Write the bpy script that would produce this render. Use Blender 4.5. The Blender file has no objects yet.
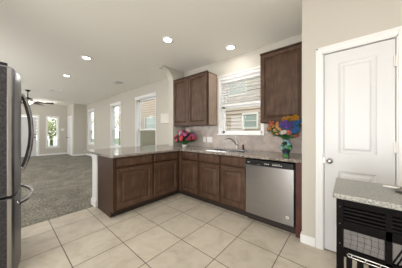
import bpy, bmesh, math, random
from mathutils import Vector, Matrix, Euler
random.seed(7)
S = bpy.context.scene
C = bpy.context.collection
PI = math.pi

# ------------------------------------------------------------------ camera, world, lights, exposure
cam_d = bpy.data.cameras.new('camera')
cam = bpy.data.objects.new('camera', cam_d); C.objects.link(cam)
cam.location = (0, 0, 1.23)
cam.rotation_euler = (PI/2, 0, math.radians(40.6))
cam_d.sensor_width = 36
cam_d.lens = 169/402*36
cam_d.shift_y = -(134-132.4)/402
cam_d.clip_start = 0.05
S.camera = cam

S.view_settings.view_transform = 'Standard'
S.view_settings.look = 'None'
S.view_settings.gamma = 1
S.view_settings.exposure = 0.18
S.view_settings.use_curve_mapping = False

w = bpy.data.worlds.new('sky'); S.world = w; w.use_nodes = True
nt = w.node_tree; bg = nt.nodes['Background']
tc = nt.nodes.new('ShaderNodeTexCoord'); sp = nt.nodes.new('ShaderNodeSeparateXYZ')
rp = nt.nodes.new('ShaderNodeValToRGB')
nt.links.new(tc.outputs['Generated'], sp.inputs[0]); nt.links.new(sp.outputs['Z'], rp.inputs[0])
rp.color_ramp.elements[0].position = 0.0; rp.color_ramp.elements[0].color = (0.95, 0.96, 0.97, 1)
rp.color_ramp.elements[1].position = 0.7; rp.color_ramp.elements[1].color = (0.70, 0.82, 1.0, 1)
nt.links.new(rp.outputs[0], bg.inputs[0]); bg.inputs[1].default_value = 3.8

CEIL = 2.72
def area(name, loc, rot, sx, sy, power, col):
    l = bpy.data.lights.new(name, 'AREA'); l.shape = 'RECTANGLE'; l.size = sx; l.size_y = sy
    l.energy = power; l.color = col
    o = bpy.data.objects.new(name, l); C.objects.link(o); o.location = loc; o.rotation_euler = rot
    return o
FILL_DAY = (0.985, 0.99, 1.0)
# added fill lights, posed as daylight through made-up openings behind the camera
area('fill_light_patio_door', (0.15, -2.80, 1.1), (PI/2, 0, 0), 2.3, 2.0, 88, FILL_DAY)
area('fill_light_back_window', (-5.2, -2.80, 1.45), (PI/2, 0, 0), 2.2, 1.5, 75, FILL_DAY)
area('fill_light_back_window', (-9.4, -2.80, 1.45), (PI/2, 0, 0), 2.2, 1.5, 75, FILL_DAY)
LAMP = (1.0, 0.975, 0.94)
LAMP_W = 6

# ------------------------------------------------------------------ materials
def newmat(name):
    m = bpy.data.materials.new(name); m.use_nodes = True
    return m, m.node_tree, m.node_tree.nodes['Principled BSDF']
def flat(name, col, rough=.5, metal=0, spec=.5, coat=0, noise=0, nscale=8, bump=0, bscale=60):
    m, t, b = newmat(name)
    b.inputs['Base Color'].default_value = (*col, 1); b.inputs['Roughness'].default_value = rough
    b.inputs['Metallic'].default_value = metal; b.inputs['Specular IOR Level'].default_value = spec
    b.inputs['Coat Weight'].default_value = coat
    c = t.nodes.new('ShaderNodeTexCoord')
    if noise:
        n = t.nodes.new('ShaderNodeTexNoise'); n.inputs['Scale'].default_value = nscale; n.inputs['Detail'].default_value = 4
        t.links.new(c.outputs['Object'], n.inputs['Vector'])
        r = t.nodes.new('ShaderNodeMapRange'); r.inputs['From Min'].default_value = .3; r.inputs['From Max'].default_value = .7
        r.inputs['To Min'].default_value = 1-noise; r.inputs['To Max'].default_value = 1+noise
        t.links.new(n.outputs['Fac'], r.inputs['Value'])
        x = t.nodes.new('ShaderNodeVectorMath'); x.operation = 'SCALE'; x.inputs[0].default_value = col
        t.links.new(r.outputs[0], x.inputs['Scale']); t.links.new(x.outputs[0], b.inputs['Base Color'])
    if bump:
        n = t.nodes.new('ShaderNodeTexNoise'); n.inputs['Scale'].default_value = bscale; n.inputs['Detail'].default_value = 3
        t.links.new(c.outputs['Object'], n.inputs['Vector'])
        u = t.nodes.new('ShaderNodeBump'); u.inputs['Strength'].default_value = bump; u.inputs['Distance'].default_value = .003
        t.links.new(n.outputs['Fac'], u.inputs['Height']); t.links.new(u.outputs[0], b.inputs['Normal'])
    return m
def ramp(t, fac, stops):
    r = t.nodes.new('ShaderNodeValToRGB'); cr = r.color_ramp
    while len(cr.elements) < len(stops): cr.elements.new(.5)
    for e, (p, c) in zip(cr.elements, stops): e.position = p; e.color = (*c, 1)
    t.links.new(fac, r.inputs[0]); return r.outputs[0]
def emit(name, col, s):
    m, t, b = newmat(name)
    b.inputs['Base Color'].default_value = (*col, 1)
    b.inputs['Emission Color'].default_value = (*col, 1); b.inputs['Emission Strength'].default_value = s
    return m

def tile_mat():
    m, t, b = newmat('floor_tile')
    c = t.nodes.new('ShaderNodeTexCoord'); mp = t.nodes.new('ShaderNodeMapping')
    mp.inputs['Location'].default_value = (2.81+.46*10, -.408+.46*20, 0)
    t.links.new(c.outputs['Object'], mp.inputs[0])
    br = t.nodes.new('ShaderNodeTexBrick'); br.offset = 0; br.squash = 1
    br.inputs['Scale'].default_value = 1; br.inputs['Brick Width'].default_value = .46; br.inputs['Row Height'].default_value = .46
    br.inputs['Mortar Size'].default_value = .0042; br.inputs['Mortar Smooth'].default_value = .2; br.inputs['Bias'].default_value = 0
    br.inputs['Color1'].default_value = (.56, .505, .415, 1); br.inputs['Color2'].default_value = (.49, .44, .365, 1)
    br.inputs['Mortar'].default_value = (.085, .062, .042, 1)
    t.links.new(mp.outputs[0], br.inputs[0])
    n = t.nodes.new('ShaderNodeTexNoise'); n.inputs['Scale'].default_value = 5; n.inputs['Detail'].default_value = 8; n.inputs['Distortion'].default_value = .7
    n.inputs['Roughness'].default_value = .65
    t.links.new(c.outputs['Object'], n.inputs[0])
    k = ramp(t, n.outputs['Fac'], [(.3, (.80, .77, .72)), (.5, (.98, .97, .95)), (.7, (1.08, 1.08, 1.08))])
    x = t.nodes.new('ShaderNodeMix'); x.data_type = 'RGBA'; x.blend_type = 'MULTIPLY'; x.inputs[0].default_value = 1
    t.links.new(br.outputs['Color'], x.inputs[6]); t.links.new(k, x.inputs[7]); t.links.new(x.outputs[2], b.inputs['Base Color'])
    b.inputs['Roughness'].default_value = .42
    u = t.nodes.new('ShaderNodeBump'); u.inputs['Strength'].default_value = .5; u.inputs['Distance'].default_value = .003; u.invert = True
    t.links.new(br.outputs['Fac'], u.inputs['Height']); t.links.new(u.outputs[0], b.inputs['Normal'])
    return m
def carpet_mat():
    m, t, b = newmat('carpet')
    c = t.nodes.new('ShaderNodeTexCoord')
    n = t.nodes.new('ShaderNodeTexNoise'); n.inputs['Scale'].default_value = 45; n.inputs['Detail'].default_value = 6
    n2 = t.nodes.new('ShaderNodeTexNoise'); n2.inputs['Scale'].default_value = 2.6; n2.inputs['Detail'].default_value = 5; n2.inputs['Distortion'].default_value = 1
    for q in (n, n2): t.links.new(c.outputs['Object'], q.inputs[0])
    a = ramp(t, n.outputs['Fac'], [(.35, (.11, .102, .082)), (.65, (.34, .318, .265))])
    k = ramp(t, n2.outputs['Fac'], [(.35, (.8, .8, .8)), (.65, (1.15, 1.15, 1.15))])
    x = t.nodes.new('ShaderNodeMix'); x.data_type = 'RGBA'; x.blend_type = 'MULTIPLY'; x.inputs[0].default_value = 1
    t.links.new(a, x.inputs[6]); t.links.new(k, x.inputs[7]); t.links.new(x.outputs[2], b.inputs['Base Color'])
    b.inputs['Roughness'].default_value = .95; b.inputs['Specular IOR Level'].default_value = .1
    u = t.nodes.new('ShaderNodeBump'); u.inputs['Strength'].default_value = .6; u.inputs['Distance'].default_value = .01
    t.links.new(n.outputs['Fac'], u.inputs['Height']); t.links.new(u.outputs[0], b.inputs['Normal'])
    return m
def wood_mat(name, dark, mid, light, rough=.45):
    m, t, b = newmat(name)
    c = t.nodes.new('ShaderNodeTexCoord'); mp = t.nodes.new('ShaderNodeMapping'); mp.inputs['Scale'].default_value = (14, 14, 1.6)
    t.links.new(c.outputs['Object'], mp.inputs[0])
    n = t.nodes.new('ShaderNodeTexNoise'); n.inputs['Scale'].default_value = 3; n.inputs['Detail'].default_value = 6; n.inputs['Distortion'].default_value = .4
    t.links.new(mp.outputs[0], n.inputs[0])
    n2 = t.nodes.new('ShaderNodeTexNoise'); n2.inputs['Scale'].default_value = 6; n2.inputs['Detail'].default_value = 3
    t.links.new(c.outputs['Object'], n2.inputs[0])
    a = t.nodes.new('ShaderNodeMath'); a.operation = 'ADD'; h = t.nodes.new('ShaderNodeMath'); h.operation = 'MULTIPLY'; h.inputs[1].default_value = .5
    t.links.new(n.outputs['Fac'], a.inputs[0]); t.links.new(n2.outputs['Fac'], a.inputs[1]); t.links.new(a.outputs[0], h.inputs[0])
    t.links.new(ramp(t, h.outputs[0], [(.33, dark), (.5, mid), (.68, light)]), b.inputs['Base Color'])
    b.inputs['Roughness'].default_value = rough; b.inputs['Specular IOR Level'].default_value = .28
    return m
def granite_mat(name, scale, dark, mid, light, rough=.12, lo=.36, hi=.62):
    m, t, b = newmat(name)
    c = t.nodes.new('ShaderNodeTexCoord')
    n = t.nodes.new('ShaderNodeTexNoise'); n.inputs['Scale'].default_value = scale; n.inputs['Detail'].default_value = 5; n.inputs['Roughness'].default_value = .7
    t.links.new(c.outputs['Object'], n.inputs[0])
    v = t.nodes.new('ShaderNodeTexVoronoi'); v.inputs['Scale'].default_value = scale*1.3
    t.links.new(c.outputs['Object'], v.inputs[0])
    k = ramp(t, n.outputs['Fac'], [(lo, dark), (.46, mid), (hi, light)])
    k2 = ramp(t, v.outputs['Distance'], [(.08, (.45, .40, .36)), (.25, (1, 1, 1))])
    x = t.nodes.new('ShaderNodeMix'); x.data_type = 'RGBA'; x.blend_type = 'MULTIPLY'; x.inputs[0].default_value = .8
    t.links.new(k, x.inputs[6]); t.links.new(k2, x.inputs[7]); t.links.new(x.outputs[2], b.inputs['Base Color'])
    b.inputs['Roughness'].default_value = rough
    return m
def splash_mat():
    m, t, b = newmat('backsplash_tile')
    c = t.nodes.new('ShaderNodeTexCoord'); mp = t.nodes.new('ShaderNodeMapping')
    mp.inputs['Rotation'].default_value = (PI/2, 0, 0); mp.inputs['Location'].default_value = (3.1, -.9, 0)
    sp = t.nodes.new('ShaderNodeSeparateXYZ'); cb = t.nodes.new('ShaderNodeCombineXYZ')
    t.links.new(c.outputs['Object'], sp.inputs[0]); t.links.new(sp.outputs[0], cb.inputs[0]); t.links.new(sp.outputs[2], cb.inputs[1])
    mp = t.nodes.new('ShaderNodeMapping'); mp.inputs['Rotation'].default_value = (0, 0, PI/4); t.links.new(cb.outputs[0], mp.inputs[0])
    br = t.nodes.new('ShaderNodeTexBrick'); br.offset = 0
    br.inputs['Scale'].default_value = 1; br.inputs['Brick Width'].default_value = .30; br.inputs['Row Height'].default_value = .30
    br.inputs['Mortar Size'].default_value = .003
    br.inputs['Color1'].default_value = (.44, .37, .32, 1); br.inputs['Color2'].default_value = (.38, .33, .29, 1); br.inputs['Mortar'].default_value = (.30, .25, .21, 1)
    t.links.new(mp.outputs[0], br.inputs[0])
    n = t.nodes.new('ShaderNodeTexNoise'); n.inputs['Scale'].default_value = 9; n.inputs['Detail'].default_value = 5
    t.links.new(c.outputs['Object'], n.inputs[0])
    k = ramp(t, n.outputs['Fac'], [(.35, (.82, .8, .8)), (.65, (1.1, 1.1, 1.1))])
    x = t.nodes.new('ShaderNodeMix'); x.data_type = 'RGBA'; x.blend_type = 'MULTIPLY'; x.inputs[0].default_value = 1
    t.links.new(br.outputs['Color'], x.inputs[6]); t.links.new(k, x.inputs[7]); t.links.new(x.outputs[2], b.inputs['Base Color'])
    b.inputs['Roughness'].default_value = .35
    return m
def steel_mat(name, col, rough, horiz=True, grime=0):
    m, t, b = newmat(name)
    b.inputs['Metallic'].default_value = 1
    c = t.nodes.new('ShaderNodeTexCoord'); mp = t.nodes.new('ShaderNodeMapping')
    mp.inputs['Scale'].default_value = (2, 2, 160) if horiz else (120, 120, 2)
    t.links.new(c.outputs['Object'], mp.inputs[0])
    n = t.nodes.new('ShaderNodeTexNoise'); n.inputs['Scale'].default_value = 2; n.inputs['Detail'].default_value = 4
    t.links.new(mp.outputs[0], n.inputs[0])
    t.links.new(ramp(t, n.outputs['Fac'], [(.3, tuple(x*.88 for x in col)), (.7, col)]), b.inputs['Base Color'])
    b.inputs['Roughness'].default_value = rough
    return m
def glass_mat(name, tint=(1, 1, 1), gloss=.012):
    m = bpy.data.materials.new(name); m.use_nodes = True; t = m.node_tree
    for n in list(t.nodes): t.nodes.remove(n)
    o = t.nodes.new('ShaderNodeOutputMaterial'); mx = t.nodes.new('ShaderNodeMixShader')
    a = t.nodes.new('ShaderNodeBsdfTransparent'); a.inputs[0].default_value = (*tint, 1)
    g = t.nodes.new('ShaderNodeBsdfGlossy'); g.inputs['Roughness'].default_value = .02
    mx.inputs[0].default_value = gloss
    t.links.new(a.outputs[0], mx.inputs[1]); t.links.new(g.outputs[0], mx.inputs[2]); t.links.new(mx.outputs[0], o.inputs[0])
    return m
def vase_mat():
    m, t, b = newmat('painted_vase')
    c = t.nodes.new('ShaderNodeTexCoord'); v = t.nodes.new('ShaderNodeTexVoronoi'); v.inputs['Scale'].default_value = 28
    t.links.new(c.outputs['Object'], v.inputs[0])
    sp = t.nodes.new('ShaderNodeSeparateColor'); t.links.new(v.outputs['Color'], sp.inputs[0])
    r = t.nodes.new('ShaderNodeValToRGB'); r.color_ramp.interpolation = 'CONSTANT'
    st = [(0, (.02, .03, .03)), (.25, (.05, .22, .06)), (.45, (.25, .45, .6)), (.6, (.03, .05, .12)), (.72, (.35, .05, .25)), (.85, (.2, .36, .30)), (.93, (.15, .35, .12))]
    while len(r.color_ramp.elements) < len(st): r.color_ramp.elements.new(.5)
    for e, (p, cc) in zip(r.color_ramp.elements, st): e.position = p; e.color = (*cc, 1)
    t.links.new(sp.outputs[0], r.inputs[0]); t.links.new(r.outputs[0], b.inputs['Base Color'])
    b.inputs['Roughness'].default_value = .12
    return m

M = dict(
    wall=flat('wall_paint', (.52, .487, .425), .85, spec=.2, bump=.15, bscale=90),
    ceiling=flat('ceiling_paint', (.87, .84, .77), .9, spec=.1, bump=.2, bscale=70),
    white=flat('white_trim', (.76, .75, .73), .4),
    door=flat('white_door', (.63, .625, .62), .38),
    tile=tile_mat(), carpet=carpet_mat(),
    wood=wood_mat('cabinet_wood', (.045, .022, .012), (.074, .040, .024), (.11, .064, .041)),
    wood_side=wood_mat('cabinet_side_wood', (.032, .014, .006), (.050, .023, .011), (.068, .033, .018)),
    toe=flat('toe_kick', (.02, .012, .008), .6),
    granite=granite_mat('granite', 55, (.04, .03, .026), (.20, .165, .135), (.42, .375, .33)),
    granite2=granite_mat('speckled_granite', 110, (.06, .056, .044), (.17, .163, .135), (.33, .32, .28), .3, .33, .66),
    splash=splash_mat(),
    steel=steel_mat('brushed_steel', (.38, .372, .368), .3, True),
    fridge=steel_mat('fridge_steel', (.21, .21, .235), .32, False),
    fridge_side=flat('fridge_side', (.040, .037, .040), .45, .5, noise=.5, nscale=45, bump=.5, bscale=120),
    chrome=flat('chrome', (.75, .75, .75), .12, 1), pull=flat('steel_pull', (.40, .40, .42), .25, 1),
    nickel=flat('satin_nickel', (.5, .48, .45), .28, 1),
    sink=steel_mat('sink_steel', (.6, .6, .6), .25, True),
    black=flat('black_plastic', (.008, .008, .009), .35, spec=.35),
    blackmetal=flat('black_metal', (.005, .004, .004), .45, spec=.03),
    dark=flat('dark_gap', (.01, .01, .01), .7),
    glass=glass_mat('window_glass'), screen=glass_mat('insect_screen', (.74, .76, .72), .02),
    lens=emit('lamp_lens', (1, .96, .9), 6),
    fanlight=emit('fan_bowl', (1, .9, .76), 1.6),
    walnut=flat('walnut_blade', (.022, .010, .007), .4, noise=.3, nscale=20),
    bronze=flat('bronze', (.03, .022, .018), .35, .7),
    plate=flat('white_plastic', (.78, .75, .71), .35),
    siding=flat('lap_siding', (.34, .265, .18), .8, noise=.05, nscale=2),
    housetrim=flat('house_trim', (.52, .47, .37), .7),
    nglass=flat('tinted_pane', (.24, .27, .21), .3, spec=.6),
    roof=flat('shingles', (.16, .14, .13), .9, noise=.3, nscale=14),
    grass=flat('grass', (.20, .23, .12), .95, noise=.35, nscale=3),
    concrete=flat('concrete', (.5, .48, .44), .9, noise=.1, nscale=3),
    leaf=flat('tree_leaf', (.40, .42, .20), .7, noise=.4, nscale=6),
    bark=flat('bark', (.10, .07, .05), .9, noise=.3, nscale=10),
    pleaf=flat('silk_leaf', (.02, .13, .035), .5, noise=.4, nscale=40),
    stem=flat('silk_stem', (.05, .16, .04), .5),
    orange=flat('orange_petal', (0.445, 0.148, 0.031), .6, noise=.25, nscale=60),
    coral=flat('coral_petal', (0.397, 0.079, 0.050), .6, noise=.25, nscale=60),
    peach=flat('peach_petal', (0.397, 0.198, 0.079), .6, noise=.2, nscale=60),
    purple=flat('purple_petal', (0.065, 0.020, 0.178), .6, noise=.3, nscale=60),
    yellow=flat('golden_petal', (0.347, 0.158, 0.007), .6, noise=.3, nscale=60),
    blue=flat('blue_petal', (0.015, 0.070, 0.208), .6, noise=.4, nscale=60),
    pink=flat('pink_petal', (0.461, 0.045, 0.141), .6, noise=.3, nscale=60),
    rose=flat('rose_petal', (0.456, 0.020, 0.041), .6, noise=.3, nscale=60),
    mauve=flat('mauve_petal', (0.291, 0.048, 0.167), .6, noise=.3, nscale=60),
    cream=flat('white_petal', (0.446, 0.368, 0.346), .6, noise=.15, nscale=60),
    vase=vase_mat(), pot=flat('white_pot', (.72, .68, .62), .3),
    greypanel=flat('grey_panel', (.11, .098, .09), .5, noise=.12, nscale=30),
    napkin=flat('white_cloth', (.75, .73, .68), .9),
    dish=flat('dark_dish', (.10, .09, .075), .3),
)

# ------------------------------------------------------------------ mesh helpers (world coordinates)
def B(): return bmesh.new()
def box(bm, x0, x1, y0, y1, z0, z1, bev=0):
    r = bmesh.ops.create_cube(bm, size=1)
    for v in r['verts']:
        v.co = Vector(((x0+x1)/2+v.co.x*(x1-x0), (y0+y1)/2+v.co.y*(y1-y0), (z0+z1)/2+v.co.z*(z1-z0)))
    if bev:
        es = list({e for v in r['verts'] for e in v.link_edges})
        bmesh.ops.bevel(bm, geom=es, offset=bev, segments=2, affect='EDGES', profile=.5)
    return bm
def cyl(bm, p0, p1, r0, r1=None, seg=20):
    p0, p1 = Vector(p0), Vector(p1); r1 = r0 if r1 is None else r1
    d = p1-p0
    mat = Matrix.Translation((p0+p1)/2) @ d.to_track_quat('Z', 'Y').to_matrix().to_4x4()
    bmesh.ops.create_cone(bm, cap_ends=True, segments=seg, radius1=r0, radius2=r1, depth=d.length, matrix=mat)
    return bm
def sph(bm, c, r, sx=1, sy=1, sz=1, seg=16):
    bmesh.ops.create_uvsphere(bm, u_segments=seg, v_segments=seg//2, radius=r, matrix=Matrix.Translation(c) @ Matrix.Diagonal((sx, sy, sz, 1)))
    return bm
def lathe(bm, c, prof, seg=28):
    rings = []
    for r, z in prof:
        rings.append([bm.verts.new((c[0]+r*math.cos(2*PI*i/seg), c[1]+r*math.sin(2*PI*i/seg), c[2]+z)) for i in range(seg)])
    for a, b in zip(rings, rings[1:]):
        for i in range(seg): bm.faces.new((a[i], a[(i+1) % seg], b[(i+1) % seg], b[i]))
    bm.faces.new(rings[0][::-1]); bm.faces.new(rings[-1])
    return bm
def tube(bm, pts, r, seg=10, flat_=1.0):
    pts = [Vector(p) for p in pts]; rings = []
    up = Vector((0, 0, 1))
    for i, p in enumerate(pts):
        d = (pts[min(i+1, len(pts)-1)]-pts[max(i-1, 0)]).normalized()
        u = up if abs(d.z) < .9 else Vector((1, 0, 0))
        a = d.cross(u).normalized(); b = a.cross(d).normalized()
        rr = r[i] if isinstance(r, (list, tuple)) else r
        rings.append([bm.verts.new(p+a*rr*math.cos(2*PI*k/seg)+b*rr*flat_*math.sin(2*PI*k/seg)) for k in range(seg)])
    for a, b in zip(rings, rings[1:]):
        for i in range(seg): bm.faces.new((a[i], a[(i+1) % seg], b[(i+1) % seg], b[i]))
    bm.faces.new(rings[0][::-1]); bm.faces.new(rings[-1])
    return bm
def extrude_poly(bm, pts, vec):
    vec = Vector(vec)
    a = [bm.verts.new(p) for p in pts]; b = [bm.verts.new(Vector(p)+vec) for p in pts]
    bm.faces.new(a); bm.faces.new(b[::-1])
    n = len(a)
    for i in range(n): bm.faces.new((a[i], b[i], b[(i+1) % n], a[(i+1) % n]))
    return bm
def obj(name, bm, mat, parent=None, smooth=False, angle=40, origin='base'):
    bmesh.ops.recalc_face_normals(bm, faces=bm.faces)
    vs = [v.co for v in bm.verts]
    lo = Vector((min(v.x for v in vs), min(v.y for v in vs), min(v.z for v in vs)))
    hi = Vector((max(v.x for v in vs), max(v.y for v in vs), max(v.z for v in vs)))
    c = (lo+hi)/2; c.z = lo.z
    if origin == 'world': c = Vector((0, 0, 0))
    bmesh.ops.translate(bm, verts=bm.verts, vec=-c)
    me = bpy.data.meshes.new(name); bm.to_mesh(me); bm.free()
    me.materials.append(M[mat] if isinstance(mat, str) else mat)
    o = bpy.data.objects.new(name, me); C.objects.link(o)
    if smooth:
        me.polygons.foreach_set('use_smooth', [True]*len(me.polygons))
        me.set_sharp_from_angle(angle=math.radians(angle))
    o.location = c
    if parent:
        o.parent = parent
        pw = world_loc(parent); o.location = c-pw
    return o
def world_loc(o):
    p = Vector(o.location)
    while o.parent: o = o.parent; p = p+Vector(o.location)
    return p
def tag(o, label, cat, group=None):
    o['label'] = label; o['category'] = cat
    if group: o['group'] = group
    return o
def thing(name, loc, label, cat, group=None):
    o = bpy.data.objects.new(name, None); C.objects.link(o); o.location = loc; o.empty_display_size = .1
    return tag(o, label, cat, group)
def struct_empty(name, loc):
    o = bpy.data.objects.new(name, None); C.objects.link(o); o.location = loc; o.empty_display_size = .1; o['kind'] = 'structure'
    return o
def struct(name, bm, mat, **k):
    o = obj(name, bm, mat, origin='world', **k); o['kind'] = 'structure'; return o

def wall(name, axis, pos, thick, a0, a1, z0, z1, holes, mat='wall'):
    """axis 'y': plane at y=pos running along x; faces at pos and pos+thick. holes = (a0,a1,z0,z1)"""
    bm = B()
    As = sorted({a0, a1, *[h[0] for h in holes], *[h[1] for h in holes]}); Zs = sorted({z0, z1, *[h[2] for h in holes], *[h[3] for h in holes]})
    solid = {}
    for i in range(len(As)-1):
        for j in range(len(Zs)-1):
            ca, cz = (As[i]+As[i+1])/2, (Zs[j]+Zs[j+1])/2
            solid[i, j] = not any(h[0] < ca < h[1] and h[2] < cz < h[3] for h in holes)
    def P(a, d, z): return (a, pos+d, z) if axis == 'y' else (pos+d, a, z)
    def quad(*p): bm.faces.new([bm.verts.new(q) for q in p])
    for (i, j), s in solid.items():
        if not s: continue
        A0, A1, Z0, Z1 = As[i], As[i+1], Zs[j], Zs[j+1]
        quad(P(A0, 0, Z0), P(A1, 0, Z0), P(A1, 0, Z1), P(A0, 0, Z1)); quad(P(A0, thick, Z0), P(A1, thick, Z0), P(A1, thick, Z1), P(A0, thick, Z1))
        if not solid.get((i-1, j)): quad(P(A0, 0, Z0), P(A0, thick, Z0), P(A0, thick, Z1), P(A0, 0, Z1))
        if not solid.get((i+1, j)): quad(P(A1, 0, Z0), P(A1, thick, Z0), P(A1, thick, Z1), P(A1, 0, Z1))
        if not solid.get((i, j-1)): quad(P(A0, 0, Z0), P(A1, 0, Z0), P(A1, thick, Z0), P(A0, thick, Z0))
        if not solid.get((i, j+1)): quad(P(A0, 0, Z1), P(A1, 0, Z1), P(A1, thick, Z1), P(A0, thick, Z1))
    bmesh.ops.remove_doubles(bm, verts=bm.verts, dist=1e-5)
    return struct(name, bm, mat)

def panel_board(bm, org, ux, un, w, h, t, panels, prof):
    """board w x h x t, front face outward un; panels=(x0,x1,z0,z1) carry nested loops prof=[(inset,depth),...]"""
    org, ux, un = Vector(org), Vector(ux), Vector(un); uz = Vector((0, 0, 1))
    def V(x, z, d=0): return bm.verts.new(org+ux*x+uz*z+un*d)
    def quad(x0, x1, z0, z1):
        if x1-x0 > 1e-5 and z1-z0 > 1e-5: bm.faces.new((V(x0, z0), V(x1, z0), V(x1, z1), V(x0, z1)))
    e = .003
    px0 = min(p[0] for p in panels); px1 = max(p[1] for p in panels)
    quad(e, px0, e, h-e); quad(px1, w-e, e, h-e)
    zs = e
    for p in sorted(panels, key=lambda p: p[2]):
        quad(px0, px1, zs, p[2]); zs = p[3]
    quad(px0, px1, zs, h-e)
    for (x0, x1, z0, z1) in panels:
        prev = [V(x0, z0), V(x1, z0), V(x1, z1), V(x0, z1)]
        for ins, dep in prof:
            cur = [V(x0+ins, z0+ins, dep), V(x1-ins, z0+ins, dep), V(x1-ins, z1-ins, dep), V(x0+ins, z1-ins, dep)]
            for i in range(4): bm.faces.new((prev[i], prev[(i+1) % 4], cur[(i+1) % 4], cur[i]))
            prev = cur
        bm.faces.new(prev)
    a = [V(e, e), V(w-e, e), V(w-e, h-e), V(e, h-e)]
    b = [V(0, 0, -e), V(w, 0, -e), V(w, h, -e), V(0, h, -e)]
    c = [V(0, 0, -t), V(w, 0, -t), V(w, h, -t), V(0, h, -t)]
    for p, q in ((a, b), (b, c)):
        for i in range(4): bm.faces.new((p[i], p[(i+1) % 4], q[(i+1) % 4], q[i]))
    bm.faces.new(c[::-1])
    bmesh.ops.remove_doubles(bm, verts=bm.verts, dist=1e-5)
    return bm
CAB = [(.003, -.005), (.010, -.016), (.019, -.016), (.048, -.004), (.052, -.003)]
def cab_door(name, parent, x0, x1, z0, z1, face, side):
    """side 'y': facing -Y at y=face ; side 'x': facing +X at x=face, x0..x1 are y values"""
    w, h = x1-x0, z1-z0; fr = .052
    if side == 'y': org, ux, un = (x0, face-.02, z0), (1, 0, 0), (0, -1, 0)
    else: org, ux, un = (face+.02, x0, z0), (0, 1, 0), (1, 0, 0)
    if h > .25: bm = panel_board(B(), org, ux, un, w, h, .019, [(fr, w-fr, fr, h-fr)], CAB)
    else: bm = panel_board(B(), org, ux, un, w, h, .019, [(.006, w-.006, .006, h-.006)], [(.008, .003)])
    return obj(name, bm, 'wood', parent)

# ------------------------------------------------------------------ structure
YW, XF, XJ, XE, YB = 2.93, -12.1, -10.7, 2.3, -2.6
YP, XP = 2.18, -.375
XS0, XS1 = -3.235, -3.075                       # pony wall / stub thickness
TE = -3.175                                    # tile meets carpet
bm = B(); box(bm, TE, XE, YB, YW+.15, -.12, 0); struct('floor_tile', bm, 'tile').name = 'floor'
bm = B(); box(bm, XF-.15, TE, YB, YW+.15, -.12, .004); struct('floor_carpet', bm, 'carpet')
bm = B(); box(bm, XF-.15, XE+.1, YB-.12, YW+.15, CEIL, CEIL+.12); struct('ceiling', bm, 'ceiling')

KW = (-1.97, -1.10, 1.20, 2.30)
LW = [(-5.40, -4.27, .66, 2.33), (-7.46, -6.57, .66, 2.33), (-10.36, -9.55, .66, 2.33)]
wall('wall_back_of_sink', 'y', YW, .15, XF-.15, XE+.1, 0, CEIL, [KW]+LW).name = 'wall_north'
FW = (1.50, 1.95, .47, 2.05)
wall('wall_west', 'x', XF-.15, .15, YB, YW, 0, CEIL, [FW, (.25, 1.12, 0, 2.05)])
wall('wall_east', 'x', XE, .1, YB, YW, 0, CEIL, [])
ADDED_BW = [(-6.3, -4.1, .7, 2.2), (-10.5, -8.3, .7, 2.2), (-1.0, 1.3, .02, 2.1)]  # made-up openings in the unseen wall, added to let light in
wall('wall_south', 'y', YB-.12, .12, XF-.15, XE+.1, 0, CEIL, ADDED_BW)
bm = B(); box(bm, XF, XJ, 2.34, YW, 0, CEIL); struct('wall_jog', bm, 'wall')
bm = B(); box(bm, -3.10, -1.98, -.86, -.76, 0, CEIL); struct('wall_behind_fridge', bm, 'wall')
# pantry box with a door hole
PD = (-.186, .336, 0, 2.055)
wall('wall_pantry', 'y', YP, .11, XP, XE, 0, CEIL, [PD])
bm = B(); box(bm, XP, XP+.11, YP+.11, YW, 0, CEIL); struct('wall_pantry_side', bm, 'wall')
# stub wall with its curved bracket top and the pony wall under the bar
R = .30; pts = [(XS0, YW, .905), (XS0, 2.58, .905), (XS0, 2.58, CEIL-.02-R)]
for k in range(1, 13):
    a = k/12*PI/2
    pts.append((XS0, 2.58-R*(1-math.cos(a)), CEIL-.02-R+R*math.sin(a)))
pts += [(XS0, 2.28, CEIL), (XS0, YW, CEIL)]
bm = B(); extrude_poly(bm, pts, (XS1-XS0, 0, 0)); struct('wall_stub', bm, 'wall')
bm = B(); box(bm, XS0, XS1, 1.03, YW, 0, .877); struct('wall_pony', bm, 'wall')

def baseboard(name, pts_boxes):
    bm = B()
    for b in pts_boxes:
        x0, x1, y0, y1 = b; box(bm, x0, x1, y0, y1, 0.001, .078)
        if (x1-x0) > (y1-y0): box(bm, x0, x1, y0+.003 if b[3] > 0 else y0, y1, .078, .092)
        else: box(bm, x0, x1, y0, y1, .078, .090)
    struct(name, bm, 'white')
baseboard('baseboard_pantry', [(XP-.001, -.250, YP-.015, YP), (XP-.014, XP, YP-.015, YP+.09)])
baseboard('baseboard_pantry_right', [(.398, XE, YP-.015, YP)])
baseboard('baseboard_north', [(XJ, XS0-.0, YW-.015, YW)])
baseboard('baseboard_west', [(XF, XF+.015, 1.20, 2.42), (XF, XF+.015, YB, .17)])
baseboard('baseboard_jog', [(XJ, XJ+.015, 2.325, YW)])
baseboard('baseboard_east', [(XE-.015, XE, YB, YP)])
baseboard('baseboard_south', [(XF, -1.08, YB, YB+.015)])
baseboard('baseboard_pony', [(XS0-.015, XS0, 1.0, YW)])

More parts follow.
